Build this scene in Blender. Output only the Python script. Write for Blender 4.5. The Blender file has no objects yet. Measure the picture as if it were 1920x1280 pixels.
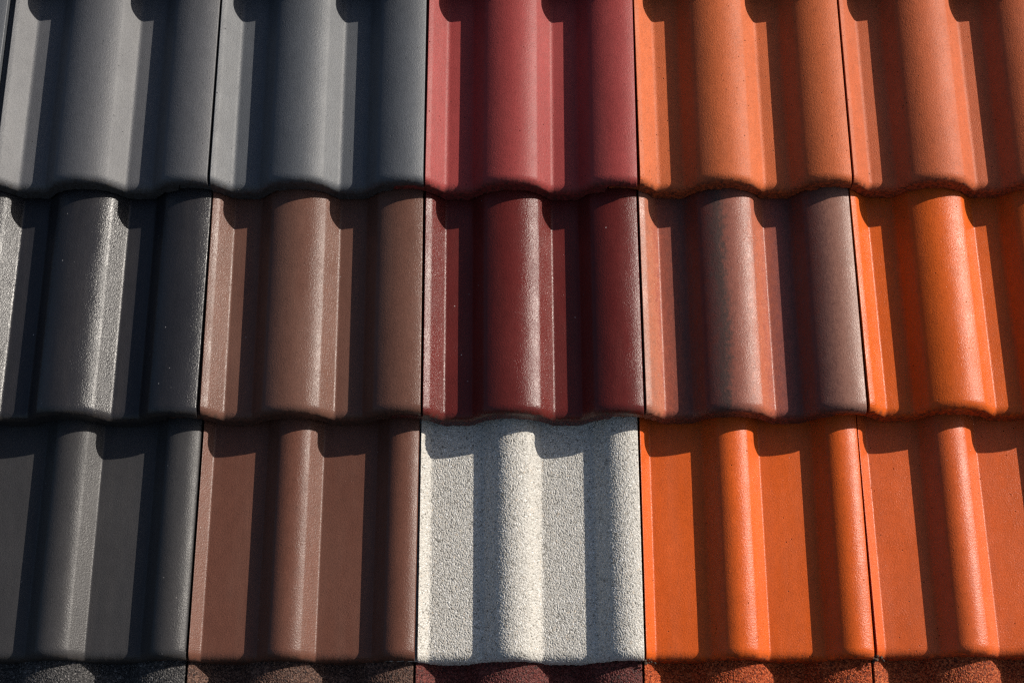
import bpy, math, random
import numpy as np
from mathutils import Matrix, Vector

sc = bpy.context.scene
C = sc.collection
rnd = random.Random(7)
MM = 0.001

# ------------------------------------------------------------------ camera, sky, sun, exposure
PITCH = math.radians(40.0)                       # roof pitch; roof axes: u across, v up the slope, n out of the roof
ROOF_Z = 2.4
cp, sp = math.cos(PITCH), math.sin(PITCH)
ROOF_M = Matrix(((1, 0, 0, 0), (0, cp, -sp, 0), (0, sp, cp, ROOF_Z), (0, 0, 0, 1)))

F_PX, TH, RO, YA, CU, CN = 2999.78, 0.247932, 0.002514, -0.009856, -0.047180, 2.133848
def cam_axes(th, ro, ya):
    c, s = math.cos, math.sin
    rx = Matrix(((1, 0, 0), (0, c(th), -s(th)), (0, s(th), c(th))))
    ry = Matrix(((c(ya), 0, s(ya)), (0, 1, 0), (-s(ya), 0, c(ya))))
    rz = Matrix(((c(ro), -s(ro), 0), (s(ro), c(ro), 0), (0, 0, 1)))
    return ry @ rx @ rz
cd = bpy.data.cameras.new("camera")
cam = bpy.data.objects.new("camera", cd)
C.objects.link(cam)
cd.sensor_width = 36.0
cd.lens = 36.0 * F_PX / 1920.0
cd.clip_start, cd.clip_end = 0.05, 500.0
cam.matrix_world = ROOF_M @ (Matrix.Translation((CU, 0, CN)) @ cam_axes(TH, RO, YA).to_4x4())
sc.camera = cam

SUN = Vector((0.806, 0.411, 0.428)).normalized()  # towards the sun, roof axes
SUN_W = (ROOF_M.to_3x3() @ SUN).normalized()
SUN_EL = math.asin(SUN_W.z)
SUN_AZ = math.atan2(SUN_W.x, SUN_W.y)            # clockwise from +Y
w = bpy.data.worlds.new("World")
sc.world = w
w.use_nodes = True
wn = w.node_tree.nodes
wl = w.node_tree.links
wn.clear()
sky = wn.new("ShaderNodeTexSky")
sky.sky_type = 'NISHITA'
sky.sun_disc = False
sky.sun_elevation = SUN_EL
sky.sun_rotation = SUN_AZ
sky.dust_density = 2.2
sky.ozone_density = 1.4
bgn = wn.new("ShaderNodeBackground")
bgn.inputs['Strength'].default_value = 0.068
out = wn.new("ShaderNodeOutputWorld")
wl.new(sky.outputs[0], bgn.inputs[0])
wl.new(bgn.outputs[0], out.inputs[0])

sd = bpy.data.lights.new("sun", 'SUN')
sd.energy = 5.0
sd.angle = math.radians(0.53)
sd.color = (1.0, 0.93, 0.83)
sun = bpy.data.objects.new("sun", sd)
C.objects.link(sun)
sun.location = SUN_W * 6
sun.rotation_euler = SUN_W.to_track_quat('Z', 'Y').to_euler()

sc.view_settings.view_transform = 'Standard'
sc.view_settings.look = 'None'
sc.view_settings.exposure = 0.60
sc.view_settings.gamma = 1.0
sc.cycles.max_bounces = 6
sc.cycles.diffuse_bounces = 4
sc.cycles.use_denoising = False
sc.cycles.filter_width = 1.3

# ------------------------------------------------------------------ tile profiles (mm)
def section(period, flat, H, half_r, Rl, Rr, fil, fil_l, bl, br, R2=14.0):
    """One wave: a flat valley from 0 to `flat`, then a roll back down to `period`, crest half_r before its end. Each side of the roll
    is a broad arc down to the angle bl or br, then a tighter shoulder and a straight foot that meets the valley in a fillet.
    Returns phase, height."""
    cx = period - half_r
    def side(half, R, beta, fr):
        beta = math.radians(beta)
        lo, hi = beta, 1.4
        for _ in range(60):                      # steepest angle such that the side drops exactly H over its width
            p = (lo + hi) / 2
            dx = R * math.sin(beta) + R2 * (math.sin(p) - math.sin(beta))
            dz = R * (1 - math.cos(beta)) + R2 * (math.cos(beta) - math.cos(p))
            lo, hi = (p, hi) if dz + max(0, half - dx) * math.tan(p) < H else (lo, p)
        p, pts = lo, []
        for i in range(25):
            a = beta * i / 24
            pts.append((R * math.sin(a), H - R * (1 - math.cos(a))))
        x2, z2 = (R - R2) * math.sin(beta), H - (R - R2) * (1 - math.cos(beta)) - R2
        for i in range(1, 9):
            a = beta + (p - beta) * i / 8
            pts.append((x2 + R2 * math.sin(a), z2 + R2 * math.cos(a)))
        t = fr * math.tan(p / 2)
        for i in range(9):
            a = p * (1 - i / 8)
            pts.append((half + t - fr * math.sin(a), fr * (1 - math.cos(a))))
        return pts
    pts = [(cx - d, z) for d, z in reversed(side(cx - flat, Rl, bl, fil_l))]
    pts += [(cx + d, z) for d, z in side(half_r, Rr, br, fil)[1:]]
    ph = np.array([p[0] for p in pts]); h = np.array([p[1] for p in pts])
    ph = np.concatenate([ph - period, ph, ph + period]); h = np.concatenate([h, h, h])
    assert np.all(np.diff(ph) > -.05), (flat, H, np.diff(ph).min())
    return ph, h
TYPES = {
    'wave':  dict(sec=section(150, 37, 32.5, 57, 70, 68, 5.5, 8, 32, 32), kink=30.0),
    'round': dict(sec=section(150, 36, 32.5, 57, 72, 64, 10.0, 9, 32, 32), kink=30.0),
    'flat':  dict(sec=section(150, 72, 25.6, 41, 33, 42, 3.8, 6, 33, 32, 9), kink=15.5),
    'soft':  dict(sec=section(150, 71, 24.5, 41, 33, 42, 7.0, 9, 33, 32, 9), kink=15.5),
}
def height(kind, x):
    t = TYPES[kind]
    ph, h = t['sec']
    return np.interp(np.mod(x - t['kink'], 150.0), ph, h)

# ------------------------------------------------------------------ numpy noise
def hash2(i, j, s):
    v = np.sin(i * 127.1 + j * 311.7 + s * 74.7) * 43758.5453
    return v - np.floor(v)
def vnoise(x, y, s=0.0):
    i, j = np.floor(x), np.floor(y)
    f, g = x - i, y - j
    f, g = f * f * (3 - 2 * f), g * g * (3 - 2 * g)
    a, b = hash2(i, j, s), hash2(i + 1, j, s)
    c, d = hash2(i, j + 1, s), hash2(i + 1, j + 1, s)
    return (a + (b - a) * f) * (1 - g) + (c + (d - c) * f) * g - 0.5
def grains(x, y, cell, s):
    """Heaped grains: height of the dome of the nearest grain (0..1) and a number for each grain."""
    gx, gy = x / cell, y / cell
    i0, j0 = np.floor(gx), np.floor(gy)
    best = np.full(x.shape, -9.0)
    gid = np.zeros(x.shape)
    for di in (-1, 0, 1):
        for dj in (-1, 0, 1):
            i, j = i0 + di, j0 + dj
            px, py = i + hash2(i, j, s), j + hash2(i, j, s + 1)
            r = 0.50 + 0.28 * hash2(i, j, s + 2)
            q = 0.22 * hash2(i, j, s + 4) + np.sqrt(np.maximum(0, 1 - ((gx - px) ** 2 + (gy - py) ** 2) / r ** 2)) * r
            hit = q > best
            best = np.where(hit, q, best)
            gid = np.where(hit, hash2(i, j, s + 3), gid)
    return best, gid

# ------------------------------------------------------------------ meshes
EXPO = 0.3225
LENGTH = EXPO * 1000 + 62
STEP = 33.95
TILT = math.atan(STEP / (EXPO * 1000))
GAP = 3.2

def grid_mesh(name, P, caps=True, attr=None):
    """P: columns x loop points x 3 (closed along the loop), capped at both ends."""
    n, m, _ = P.shape
    co = P.reshape(-1, 3).astype(np.float32) * MM
    a = np.arange(n - 1)[:, None] * m + np.arange(m)[None, :]
    b = np.arange(n - 1)[:, None] * m + (np.arange(m)[None, :] + 1) % m
    quads = np.stack([a, b, b + m, a + m], -1).reshape(-1, 4)
    loops = quads.ravel()
    nq = len(quads)
    starts = np.arange(nq) * 4
    if caps:
        loops = np.concatenate([loops, np.arange(m)[::-1], (n - 1) * m + np.arange(m)])
        starts = np.concatenate([starts, [nq * 4, nq * 4 + m]])
    me = bpy.data.meshes.new(name)
    me.vertices.add(len(co)); me.vertices.foreach_set('co', co.ravel())
    me.loops.add(len(loops)); me.loops.foreach_set('vertex_index', loops.astype(np.int32))
    me.polygons.add(len(starts)); me.polygons.foreach_set('loop_start', starts.astype(np.int32))
    me.update(calc_edges=True)
    me.validate()
    me.polygons.foreach_set('use_smooth', np.ones(len(me.polygons), bool))
    me.set_sharp_from_angle(angle=math.radians(48))
    if attr is not None:
        at = me.attributes.new('grain', 'FLOAT', 'POINT')
        at.data.foreach_set('value', attr.ravel().astype(np.float32))
    return me

def slab(name, kind, below, x0, x1, drop, tn, thick, seed, dx=1.0, dense=None, inset=0.0, rough_left=False, cell=None, amp=0.0, nose=(13.0, 11.0), gr=False):
    """A tile body or its side lock: the wavy profile run up the slope, with a rounded nose at the lower end."""
    xs = np.arange(x0, x1 + 1e-6, (x1 - x0) / round((x1 - x0) / dx))
    # rounded long edges: a few extra columns
    er = 0.9
    edge = [0.0, 0.12, 0.4, 0.9]
    xs = np.unique(np.concatenate([xs, [x0 + e for e in edge], [x1 - e for e in edge]]))
    n = len(xs)
    rv, rz = nose
    # stations up the slope
    if dense:
        vs = np.concatenate([np.arange(rv, dense[0], 12.0) if dense[0] > rv + 12 else np.array([rv]), np.arange(max(dense[0], rv + dense[2]), dense[1], dense[2]), np.arange(dense[1], LENGTH + 1, 15.0)])
    else:
        vs = np.concatenate([np.arange(rv, 60, 4.0), np.arange(60, LENGTH + 1, 9.0)])
    vs = np.unique(vs)[::-1]
    na = 14 if not cell else 22
    an = np.linspace(0, math.pi / 2, na + 1)[1:]
    h = height(kind, xs)
    edge_d = np.minimum(xs - x0, x1 - xs)
    h_edge = h - np.where(edge_d < er, er - np.sqrt(np.maximum(0, er ** 2 - (er - edge_d) ** 2)), 0)
    htop = h_edge - drop
    bot = np.maximum(h - drop - tn, height(below, xs) - STEP + 1.6) if below else h - drop - tn
    bot = np.minimum(bot, htop - rz - 1.0)
    # the long right edge of a body is cut thinner to ride over its neighbour's lock
    if not rough_left:
        over = np.clip((xs - (x1 - 44)) / 4, 0, 1)
        bot = bot * (1 - over) + np.maximum(bot, h - 15.0) * over
    wob = 1.2 * vnoise(xs / 70, xs * 0 + seed, 1) + 0.9 * vnoise(xs / 6, xs * 0 + seed, 2) + 0.6 * vnoise(xs / 2.2, xs * 0 + seed, 5)
    wobz = 0.9 * vnoise(xs / 9, xs * 0 + seed, 3) + 1.6 * vnoise(xs / 2.6, xs * 0 + seed, 4)
    chip = np.clip(vnoise(xs / 14, xs * 0 + seed, 8) - 0.30, 0, 1) * 16
    front = inset + 0.5 * wob
    X, Y, Z = [], [], []
    for v in vs:
        X.append(xs); Y.append(np.full(n, v)); Z.append(htop + 0)
    for a in an:
        X.append(xs)
        Y.append(front + (rv - front) * (1 - math.sin(a)))
        Z.append(htop - rz * (1 - math.cos(a)))
    ztop = htop - rz
    for q in (0.34, 0.7, 1.0):
        X.append(xs)
        Y.append(front + (0.5 * wobz if q == 1.0 else 0) + (chip * 0.35 if q == 1.0 else 0))
        Z.append(ztop + (bot - ztop) * q + (wobz + chip * 0.5 if q == 1.0 else 0))
    X.append(xs); Y.append(front + 7); Z.append(bot + 0.6)
    X.append(xs); Y.append(np.full(n, 26.0)); Z.append(np.maximum(bot, htop - thick) - 0.0)
    X.append(xs); Y.append(np.full(n, LENGTH)); Z.append(htop - thick)
    X, Y, Z = np.stack(X, 1), np.stack(Y, 1), np.stack(Z, 1)
    k = len(vs) + len(an)
    # gentle unevenness of the cast face
    Z[:, :k] += 0.13 * vnoise(X[:, :k] / 45, Y[:, :k] / 90, seed) + 0.045 * vnoise(X[:, :k] / 11, Y[:, :k] / 17, seed + 3)
    ga = None
    if cell:
        kk = k + 3
        S = np.zeros_like(Y); S[:, 1:] = np.cumsum(np.hypot(np.diff(Y, axis=1), np.diff(Z, axis=1)), 1)
        arc = np.concatenate([[0], np.cumsum(np.hypot(np.diff(xs), np.diff(h)))])
        A = np.repeat(arc[:, None], Y.shape[1], 1)
        g, gid = grains(A, S, cell, seed * 1.37)
        # normal of the smooth face
        dy = np.gradient(Y, axis=1); dz = np.gradient(Z, axis=1)
        hx = np.gradient(Z, axis=0) / np.maximum(1e-6, np.gradient(X, axis=0))
        ln = np.hypot(dy, dz) + 1e-9
        nz = np.abs(dy) / ln; ny = -np.abs(dz) / ln
        nx = -hx * nz
        nn = np.sqrt(nx ** 2 + ny ** 2 + nz ** 2)
        fade = np.clip(edge_d / 1.5, 0.25, 1)[:, None]
        d = (np.maximum(g, 0) - 0.55) * amp * fade
        if dense[0] > 50: d = d * np.clip((Y - dense[0] - 2) / 4, 0, 1)   # further down the shader's grain takes over
        X[:, :kk] += (d * nx / nn)[:, :kk]; Y[:, :kk] += (d * ny / nn)[:, :kk]; Z[:, :kk] += (d * nz / nn)[:, :kk]
        ga = gid
    if gr and ga is None: ga = hash2(X * 3.1, Y * 1.7, Z)
    if rough_left:                                # the lock's free edge is rough and crumbly
        e = np.clip(1 - (xs - x0) / 12, 0, 1)[:, None]
        X -= e * (2.5 * vnoise(Y / 5, Z / 4, seed + 6) + 1.5 * vnoise(Y / 2, Z / 2, seed + 7))
        nosec = Y < 40
        X += np.where(nosec, e * 3.0 * vnoise(Y / 7, Z / 5, seed + 9), 0)
    return grid_mesh(name, np.stack([X, Y, Z], -1), attr=ga)

# ------------------------------------------------------------------ materials
def rgb(h):
    h = h.lstrip('#')
    c = [int(h[i:i + 2], 16) / 255 for i in (0, 2, 4)]
    return tuple(x / 12.92 if x <= .04045 else ((x + .055) / 1.055) ** 2.4 for x in c) + (1,)

class NT:
    def __init__(s, name):
        s.m = bpy.data.materials.new(name)
        s.m.use_nodes = True
        s.n, s.l = s.m.node_tree.nodes, s.m.node_tree.links
        s.n.clear()
        s.out = s.n.new('ShaderNodeOutputMaterial')
        s.b = s.n.new('ShaderNodeBsdfPrincipled')
        s.l.new(s.b.outputs[0], s.out.inputs[0])
        s.tc = s.n.new('ShaderNodeTexCoord')
        s.co = s.tc.outputs['Object']
    def map(s, scale, loc=(0, 0, 0)):
        m = s.n.new('ShaderNodeMapping')
        m.inputs['Scale'].default_value = scale
        m.inputs['Location'].default_value = loc
        s.l.new(s.co, m.inputs[0])
        return m.outputs[0]
    def noise(s, scale, detail=2, rough=.5, vec=None):
        t = s.n.new('ShaderNodeTexNoise')
        t.inputs['Scale'].default_value = scale
        t.inputs['Detail'].default_value = detail
        t.inputs['Roughness'].default_value = rough
        s.l.new(vec or s.co, t.inputs['Vector'])
        return t.outputs['Fac']
    def vor(s, scale, feature='F1', out='Distance', vec=None):
        t = s.n.new('ShaderNodeTexVoronoi')
        t.feature = feature
        t.inputs['Scale'].default_value = scale
        s.l.new(vec or s.co, t.inputs['Vector'])
        return t.outputs[out]
    def ramp(s, fac, stops, interp='LINEAR'):
        r = s.n.new('ShaderNodeValToRGB')
        r.color_ramp.interpolation = interp
        el = r.color_ramp.elements
        while len(el) < len(stops): el.new(.5)
        for e, (p, c) in zip(el, stops):
            e.position = p
            e.color = c if isinstance(c, tuple) else (c, c, c, 1)
        s.l.new(fac, r.inputs[0])
        return r.outputs[0]
    def mix(s, fac, a, b, mode='MIX'):
        x = s.n.new('ShaderNodeMix')
        x.data_type = 'RGBA'
        x.blend_type = mode
        for sock, v in ((x.inputs[0], fac), (x.inputs[6], a), (x.inputs[7], b)):
            if hasattr(v, 'links'): s.l.new(v, sock)
            else: sock.default_value = v
        return x.outputs[2]
    def math(s, op, a, b=0.0, clamp=False):
        x = s.n.new('ShaderNodeMath')
        x.operation = op
        x.use_clamp = clamp
        for sock, v in zip(x.inputs, (a, b)):
            if hasattr(v, 'links'): s.l.new(v, sock)
            else: sock.default_value = v
        return x.outputs[0]
    def bump(s, hgt, dist, strength=1.0, nrm=None):
        x = s.n.new('ShaderNodeBump')
        x.inputs['Strength'].default_value = strength
        x.inputs['Distance'].default_value = dist
        s.l.new(hgt, x.inputs['Height'])
        if nrm: s.l.new(nrm, x.inputs['Normal'])
        return x.outputs[0]
    def set(s, **k):
        for n, v in k.items():
            i = s.b.inputs[n.replace('_', ' ')]
            if hasattr(v, 'links'): s.l.new(v, i)
            else: i.default_value = v

def scale_c(c, f): return tuple(min(1, x * f) for x in c[:3]) + (1,)

def coated(name, base, rough, spec, grain=.25, mottle=.12, pits=0.0, flecks=0.0, flame=None, seed=0.0, dust=.10, patchy=1.0):
    """Concrete with a coloured acrylic coat: fine orange-peel grain, slight mottling, pits, stray flecks, dust and dirt."""
    t = NT(name)
    big = t.noise(15, 5, .62, t.map((1, .40, 1), (seed, seed, 0)))
    mid = t.noise(90, 3, .6, t.map((1, .7, 1), (seed, 1, 0)))
    fine = t.noise(520, 2, .6)
    col = t.mix(t.ramp(big, [(.3, 0.0), (.7, 1.0)]), scale_c(base, 1 - mottle), scale_c(base, 1 + mottle))
    if flame:
        col = flame(t, col)
    col = t.mix(1.0, col, t.ramp(mid, [(.3, .92), (.7, 1.06)]), 'MULTIPLY')
    col = t.mix(1.0, col, t.ramp(fine, [(.28, .70), (.45, .97), (.68, 1.10)]), 'MULTIPLY')
    sep = t.n.new('ShaderNodeSeparateXYZ'); t.l.new(t.co, sep.inputs[0])
    # thin dust film in faint runs down the slope
    run = t.noise(34, 4, .65, t.map((1, .10, .4), (seed, 3, 1)))
    film = t.math('MULTIPLY', t.ramp(run, [(.46, 0.0), (.72, 1.0)]), dust)
    col = t.mix(film, col, (.26, .21, .17, 1))
    pn = None
    if pits:
        v = t.vor(105, 'F1', 'Distance', t.map((1, 1, 1), (seed * 3, 1, 0)))
        sel = t.noise(60, 1, .5, t.map((1, 1, 1), (seed, 7, 3)))
        pit = t.math('MULTIPLY', t.ramp(v, [(.05, 1.0), (.12, 0.0)]), t.ramp(sel, [(.63 - .1 * pits, 0.0), (.67 - .1 * pits, 1.0)]))
        col = t.mix(pit, col, scale_c(base, .22))
        pn = pit
    if flecks:
        v = t.vor(55, 'F1', 'Distance', t.map((1, 1, 1), (seed, 4, 9)))
        sel = t.noise(37, 1, .5, t.map((1, 1, 1), (seed, 2, 5)))
        fl = t.math('MULTIPLY', t.ramp(v, [(.025, 1.0), (.06, 0.0)]), t.ramp(sel, [(.56, 0.0), (.62, 1.0)]))
        col = t.mix(t.math('MULTIPLY', fl, flecks), col, (.50, .46, .44, 1))
    # grime on the cut lower lip, thinning out up the face in specks
    lip = t.math('MULTIPLY', t.ramp(sep.outputs[1], [(.0, .85), (.007, .0)]), t.ramp(t.noise(170, 4, .65), [(.40, 0.), (.62, 1.)]))
    speck = t.math('MULTIPLY', t.ramp(sep.outputs[1], [(.008, .9), (.030, .0)]), t.ramp(t.noise(330, 3, .6, t.map((1, 1, 1), (seed, 0, 4))), [(.66, 0.), (.71, 1.)]))
    col = t.mix(t.math('MAXIMUM', lip, speck), col, (.030, .025, .021, 1))
    patch = t.noise(30, 4, .6, t.map((1, .6, 1), (seed, 0, 2)))
    rg = t.ramp(patch, [(.3, rough - .05 * patchy), (.7, rough + .08 * patchy)])
    g1 = t.noise(470, 3, .6)
    g2 = t.noise(900, 1, .5)
    amt = t.ramp(t.noise(26, 3, .6, t.map((1, .8, 1), (seed, 5, 2))), [(.32, .45), (.68, 1.0)])
    n1 = t.bump(t.math('MULTIPLY', g1, amt), .0024 * grain, 1.0)
    n2 = t.bump(g2, .0008 * grain, 1.0, n1)
    if pn is not None:
        n2 = t.bump(t.math('SUBTRACT', 0.0, pn), .0006, 1.0, n2)
    t.set(Base_Color=col, Diffuse_Roughness=.0, Roughness=rg, Specular_IOR_Level=spec, Normal=n2)
    return t.m

def granular(name, stops, rough=.75, spec=.3, shader_grain=True):
    """Stone granules bedded in the face: each grain has its own shade."""
    t = NT(name)
    if shader_grain:
        sp = t.n.new('ShaderNodeSeparateColor')
        t.l.new(t.vor(520, 'F1', 'Color'), sp.inputs[0])
        fac = sp.outputs[0]
    else:
        a = t.n.new('ShaderNodeAttribute'); a.attribute_name = 'grain'
        fac = a.outputs['Fac']
    col = t.ramp(fac, stops)
    fine = t.noise(900, 2, .5)
    col = t.mix(1.0, col, t.ramp(fine, [(.3, .85), (.7, 1.08)]), 'MULTIPLY')
    n1 = t.bump(fine, .0003, 1.0)
    if shader_grain: n1 = t.bump(t.math('SUBTRACT', 1.0, t.vor(520)), .0011, 1.0, n1)
    t.set(Base_Color=col, Diffuse_Roughness=.8, Roughness=rough, Specular_IOR_Level=spec, Normal=n1)
    return t.m

def flame_red(t, col):
    """Smoky dark streaks run up the rolls of the multicoloured tile; its slopes stay brick red."""
    sep = t.n.new('ShaderNodeSeparateXYZ'); t.l.new(t.co, sep.inputs[0])
    wob = t.noise(9, 4, .6, t.map((1, .35, 1)))
    spat = t.noise(190, 4, .7, t.map((1, .6, 1)))
    x = t.math('ADD', sep.outputs[0], t.math('MULTIPLY', t.math('SUBTRACT', wob, .5), .034))
    x = t.math('ADD', x, t.math('MULTIPLY', t.math('SUBTRACT', spat, .5), .044))
    fac = t.math('DIVIDE', x, .300)
    return t.ramp(fac, [(.0, (0.214, 0.091, 0.064, 1)), (.07, (0.286, 0.091, 0.050, 1)), (.10, (0.235, 0.062, 0.039, 1)), (.15, (0.163, 0.049, 0.034, 1)),
                        (.22, (0.092, 0.039, 0.033, 1)), (.27, (0.133, 0.029, 0.018, 1)), (.33, (0.092, 0.035, 0.030, 1)), (.375, (0.061, 0.039, 0.034, 1)),
                        (.42, (0.153, 0.055, 0.041, 1)), (.50, (0.204, 0.073, 0.051, 1)), (.56, (0.286, 0.081, 0.043, 1)), (.60, (0.235, 0.063, 0.039, 1)),
                        (.66, (0.153, 0.047, 0.039, 1)), (.72, (0.092, 0.039, 0.033, 1)), (.76, (0.133, 0.034, 0.023, 1)), (.83, (0.112, 0.050, 0.041, 1)),
                        (.90, (0.173, 0.081, 0.060, 1)), (1.0, (0.204, 0.111, 0.087, 1))])

MAT = {
    'slate_matt': coated('slate grey coat', (.055, .056, .061, 1), .54, .40, grain=.26, mottle=.07, pits=.35, seed=1, dust=.02, patchy=.25),
    'slate_matt_b': coated('slate grey coat second', (.051, .055, .062, 1), .52, .40, grain=.26, mottle=.08, pits=.45, seed=2, dust=.02, patchy=.25),
    'burgundy': coated('burgundy coat', (.198, .033, .031, 1), .42, .14, grain=.24, mottle=.08, pits=.55, seed=3, dust=.03, patchy=.3),
    'terracotta': coated('matt terracotta coat', (.355, .082, .027, 1), .46, .12, grain=.34, mottle=.09, pits=1.0, seed=4, dust=.05, patchy=.3),
    'terracotta_b': coated('matt terracotta coat second', (.335, .077, .029, 1), .46, .12, grain=.34, mottle=.09, pits=1.0, seed=5, dust=.05, patchy=.3),
    'black': coated('black gloss coat', (.015, .0145, .0165, 1), .265, .34, grain=.28, mottle=.1, flecks=.6, seed=6, dust=.03),
    'brown_gloss': coated('brown gloss coat', (.090, .041, .029, 1), .28, .18, grain=.27, mottle=.1, flecks=.3, seed=7, dust=.05),
    'wine': coated('wine red gloss coat', (.078, .0115, .0098, 1), .26, .19, grain=.28, mottle=.15, flecks=.9, seed=8, dust=.02),
    'flamed': coated('flamed red and smoke coat', (.2, .06, .04, 1), .29, .12, grain=.25, mottle=.1, flecks=.3, flame=flame_red, seed=9, dust=.03),
    'orange_gloss': coated('orange gloss coat', (.42, .072, .010, 1), .28, .125, grain=.26, mottle=.10, pits=.6, seed=10, dust=.05),
    'anthracite': coated('anthracite satin coat', (.029, .028, .029, 1), .36, .20, grain=.26, mottle=.08, flecks=.3, seed=11, dust=.02),
    'brown_satin': coated('brown satin coat', (.088, .035, .023, 1), .34, .20, grain=.26, mottle=.08, flecks=.3, seed=12, dust=.04),
    'orange_satin': coated('orange satin coat', (.42, .069, .010, 1), .30, .14, grain=.25, mottle=.09, pits=.6, seed=13, dust=.05),
    'orange_satin_b': coated('orange satin coat second', (.405, .071, .016, 1), .30, .15, grain=.26, mottle=.09, pits=1.0, seed=14, dust=.06),
    'white_grain': granular('pale stone granules', [(0, (.13, .12, .10, 1)), (.09, (.24, .22, .19, 1)), (.22, (.40, .38, .34, 1)), (.80, (.50, .48, .44, 1)), (.88, (.42, .34, .25, 1)), (.90, (.60, .59, .56, 1)), (1, (.66, .65, .63, 1))], .5, .45, False),
    'black_grain': granular('charcoal granules', [(0, (.006, .006, .007, 1)), (.6, (.030, .028, .028, 1)), (.95, (.075, .07, .068, 1)), (1, (.18, .17, .16, 1))], .55, .30),
    'brown_grain': granular('brown granules', [(0, (.012, .006, .005, 1)), (.6, (.075, .034, .023, 1)), (1, (.15, .085, .06, 1))], .6, .22),
    'wine_grain': granular('dark red granules', [(0, (.02, .006, .005, 1)), (.6, (.10, .017, .014, 1)), (1, (.17, .05, .04, 1))], .6, .22),
    'brick_grain': granular('brick red granules', [(0, (.08, .013, .005, 1)), (.6, (.36, .058, .013, 1)), (1, (.50, .12, .04, 1))], .65, .12),
    'brick_grain_b': granular('coral red granules', [(0, (.08, .016, .008, 1)), (.6, (.36, .066, .019, 1)), (1, (.50, .14, .05, 1))], .65, .12),
}
tdeck = NT('bitumen felt')
tdeck.set(Base_Color=tdeck.ramp(tdeck.noise(300, 3), [(.3, .015), (.7, .03)]), Roughness=.9)

# ------------------------------------------------------------------ the roof and its tiles
roof = bpy.data.objects.new('tiled_roof', None)
C.objects.link(roof)
roof.matrix_world = ROOF_M
roof['label'] = 'sunlit tiled roof of interlocking concrete tiles in grey, red, brown, white and orange'
roof['category'] = 'roof'
roof['kind'] = 'thing'

def part(name, me, mat, parent, label=None):
    o = bpy.data.objects.new(name, me)
    C.objects.link(o)
    o.parent = parent
    if mat: me.materials.append(mat)
    if label: o['label'] = label
    return o

V = {1: .7585, 2: .4300, 3: .1075}
V[0] = V[1] + EXPO - .004
V[4] = V[3] - EXPO
# how far the left seam of each tile sits off the regular spacing, mm: (at its lower end, at its upper end)
OFF = {(1, 1): (.1, -1.0), (1, 2): (0, .2), (1, 3): (.5, -1.3), (1, 4): (.2, -1.7), (1, -1): (0, 0), (1, 0): (.0, .0),
       (2, 1): (2.7, -.2), (2, 2): (2.0, -.2), (2, 3): (3.2, .8), (2, 4): (5.1, .7),
       (3, 1): (1.9, 1.8), (3, 2): (-.1, -1.3), (3, 3): (-1.3, -2.2), (3, 4): (.7, -3.2),
       (4, 1): (-1.4, -1.4), (4, 2): (-3., -3.), (4, 3): (-2.7, -2.7), (4, 4): (-.5, -.5)}
ROWS = {
    0: [('slate_matt_b', ''), ('slate_matt', ''), ('burgundy', ''), ('terracotta_b', ''), ('terracotta', '')],
    1: [('slate_matt', 'matt slate grey tile in the topmost row, at the left edge of the photo'),
        ('slate_matt_b', 'matt slate grey tile in the topmost row, touching the burgundy tile'),
        ('burgundy', 'matt burgundy red tile between slate grey and terracotta in the topmost row'),
        ('terracotta', 'matt terracotta tile beside the burgundy tile'),
        ('terracotta_b', 'matt terracotta tile in the topmost row, at the right edge of the photo')],
    2: [('black', 'glossy black tile with a bright sun streak'),
        ('brown_gloss', 'glossy brown tile between the black tile and the wine red tile'),
        ('wine', 'glossy wine red tile directly above the white granular tile'),
        ('flamed', 'multicoloured tile with smoky dark streaks over brick red'),
        ('orange_gloss', 'glossy orange tile right of the multicoloured streaked tile')],
    3: [('anthracite', 'satin anthracite tile with wide flat valleys'),
        ('brown_satin', 'satin brown tile with wide flat valleys beside the white tile'),
        ('white_grain', 'white granular tile, rough with pale stone grains'),
        ('orange_satin', 'satin orange tile with flat valleys touching the white tile'),
        ('orange_satin_b', 'satin orange tile with flat valleys at the right edge of the photo')],
    4: [('black_grain', 'rough charcoal granular tile in the cut-off lowest row'),
        ('brown_grain', 'rough brown granular tile in the cut-off lowest row'),
        ('wine_grain', 'rough dark red granular tile below the white tile'),
        ('brick_grain', 'rough brick red granular tile in the cut-off lowest row, right of the dark red one'),
        ('brick_grain_b', 'rough coral red granular tile in the lowest row, at the right edge')],
}
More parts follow.
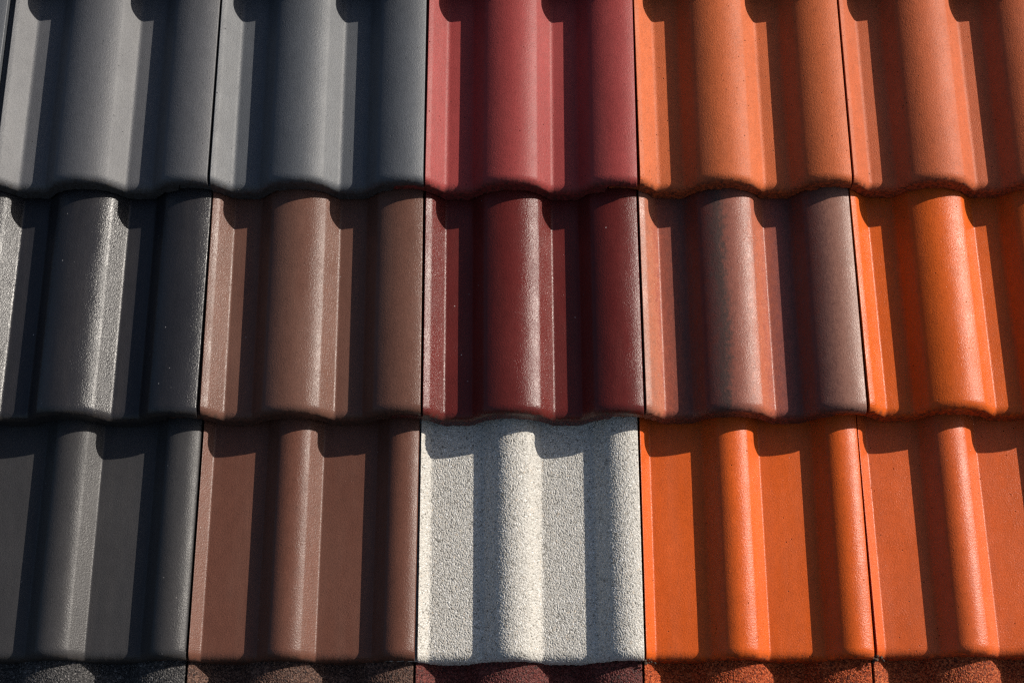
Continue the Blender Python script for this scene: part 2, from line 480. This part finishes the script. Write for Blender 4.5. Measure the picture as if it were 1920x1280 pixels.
# small steps of the rows from column to column, mm
DV = {0: (-2, -2, 0, 3, 6), 1: (-2, -1, 0, 3, 6), 2: (-3, -1, 0, 4, 8), 3: (0, 0, 0, 3, 7), 4: (0, 0, 0, 0, 0)}
W = .300
def build_tile(row, col, matname, label):
    kind = {0: 'round', 1: 'round', 2: 'wave', 3: 'flat', 4: 'wave'}[row]
    below = {0: 'wave', 1: 'wave', 2: 'flat', 3: 'wave', 4: None}[row]
    cell, amp, dense, dx = None, 0, None, 1.0
    if matname == 'white_grain':
        kind, cell, amp, dense, dx = 'soft', 1.6, 1.3, (13, EXPO * 1000 + 8, .52), .52
    elif row == 4:
        cell, amp, dense, dx = 1.9, 1.25, (EXPO * 1000 - 62, EXPO * 1000 + 12, .55), .55
    d0, d1 = OFF.get((row, col), (0, 0))
    e0, e1 = OFF.get((row, col + 1), (d0, d1))
    seed = row * 7.3 + col * 1.9 + 1
    width = 300 - (6.5 if col == -1 else 0) + ((e0 + e1) - (d0 + d1)) / 2
    me = slab('roof_tile', kind, below, GAP / 2, width - GAP / 2, 0.0, 29.0, 12.0, seed, dx, dense, cell=cell, amp=amp)
    t = part('roof_tile', me, MAT[matname], roof, label or None)
    rz = (d0 - d1) * MM / EXPO
    jz = rnd.uniform(-.5, .5) * MM
    t.location = ((col - 2.5) * W + d0 * MM, V[row] + DV[row][min(max(col, 0), 4)] * MM, jz)
    t.rotation_euler = (-TILT + rnd.uniform(-.0015, .0015), rnd.uniform(-.002, .002), rz)
    lk = slab('side_lock', kind, below, -42.0, GAP / 2 - .05, 16.5, 12.0, 10.0, seed + .5, 1.5, None, inset=1.0, rough_left=True, nose=(5.0, 4.0), gr=bool(cell))
    part('side_lock', lk, MAT[matname], t)
    return t
for row in range(5):
    for col in range(5):
        build_tile(row, col, *ROWS[row][col])
# the next tile on the left in the topmost row: only a sliver of its right edge shows
e = build_tile(1, -1, 'slate_matt_b', 'sliver of slate grey tile in the top left corner')
# felt below the tiles
bpy_me = bpy.data.meshes.new('roof_felt')
x0, x1, y0, y1, zt, zb = -1.35, 1.35, -.35, 1.6, -.085, -.105
vs = [(x, y, z) for z in (zb, zt) for y in (y0, y1) for x in (x0, x1)]
bpy_me.from_pydata(vs, [], [(0, 2, 3, 1), (4, 5, 7, 6), (0, 1, 5, 4), (2, 6, 7, 3), (0, 4, 6, 2), (1, 3, 7, 5)])
part('roof_felt', bpy_me, tdeck.m, roof)

# dark crumbs of dirt caught under two of the lowest seams
def dirt_clump(u, v, n, size, seed, label):
    r = random.Random(seed)
    vs, fs = [], []
    for _ in range(9):
        c = Vector((r.gauss(0, 1) * size * .9, r.gauss(0, .35) * size, abs(r.gauss(0, .3)) * size))
        rad = size * r.uniform(.22, .5)
        base = len(vs)
        nu, nv = 8, 5
        vs.append(c + Vector((0, 0, -rad)))
        for j in range(1, nv):
            th = math.pi * j / nv
            for i in range(nu):
                a = 2 * math.pi * i / nu
                k = rad * r.uniform(.75, 1.2)
                vs.append(c + Vector((math.sin(th) * math.cos(a), math.sin(th) * math.sin(a), -math.cos(th))) * k)
        vs.append(c + Vector((0, 0, rad)))
        for i in range(nu):
            fs.append((base, base + 1 + (i + 1) % nu, base + 1 + i))
            fs.append((len(vs) - 1, len(vs) - 1 - nu + i, len(vs) - 1 - nu + (i + 1) % nu))
            for j in range(nv - 2):
                p = base + 1 + j * nu
                fs.append((p + i, p + (i + 1) % nu, p + nu + (i + 1) % nu, p + nu + i))
    me = bpy.data.meshes.new('dirt_clump')
    me.from_pydata([tuple(x) for x in vs], [], fs)
    me.materials.append(MDIRT)
    o = bpy.data.objects.new('dirt_clump', me)
    C.objects.link(o)
    o.matrix_world = ROOF_M @ Matrix.Translation((u, v, n))
    o['label'] = label
    o['category'] = 'dirt'
    o['group'] = 'dirt caught in the roof joints'
td = NT('dry dirt')
td.set(Base_Color=td.ramp(td.noise(500, 3, .6), [(.3, (.018, .014, .011, 1)), (.7, (.09, .065, .048, 1))]), Roughness=.95, Specular_IOR_Level=.2)
MDIRT = td.m
dirt_clump(1.5 * W + .0025, V[3] + .006, .004, .0072, 3, 'dark dirt clump lodged at the seam between the two satin orange tiles')
dirt_clump(.5 * W + .004, V[3] + .0005, .004, .0042, 5, 'small dark dirt clump at the lower corner between the white and orange tiles')
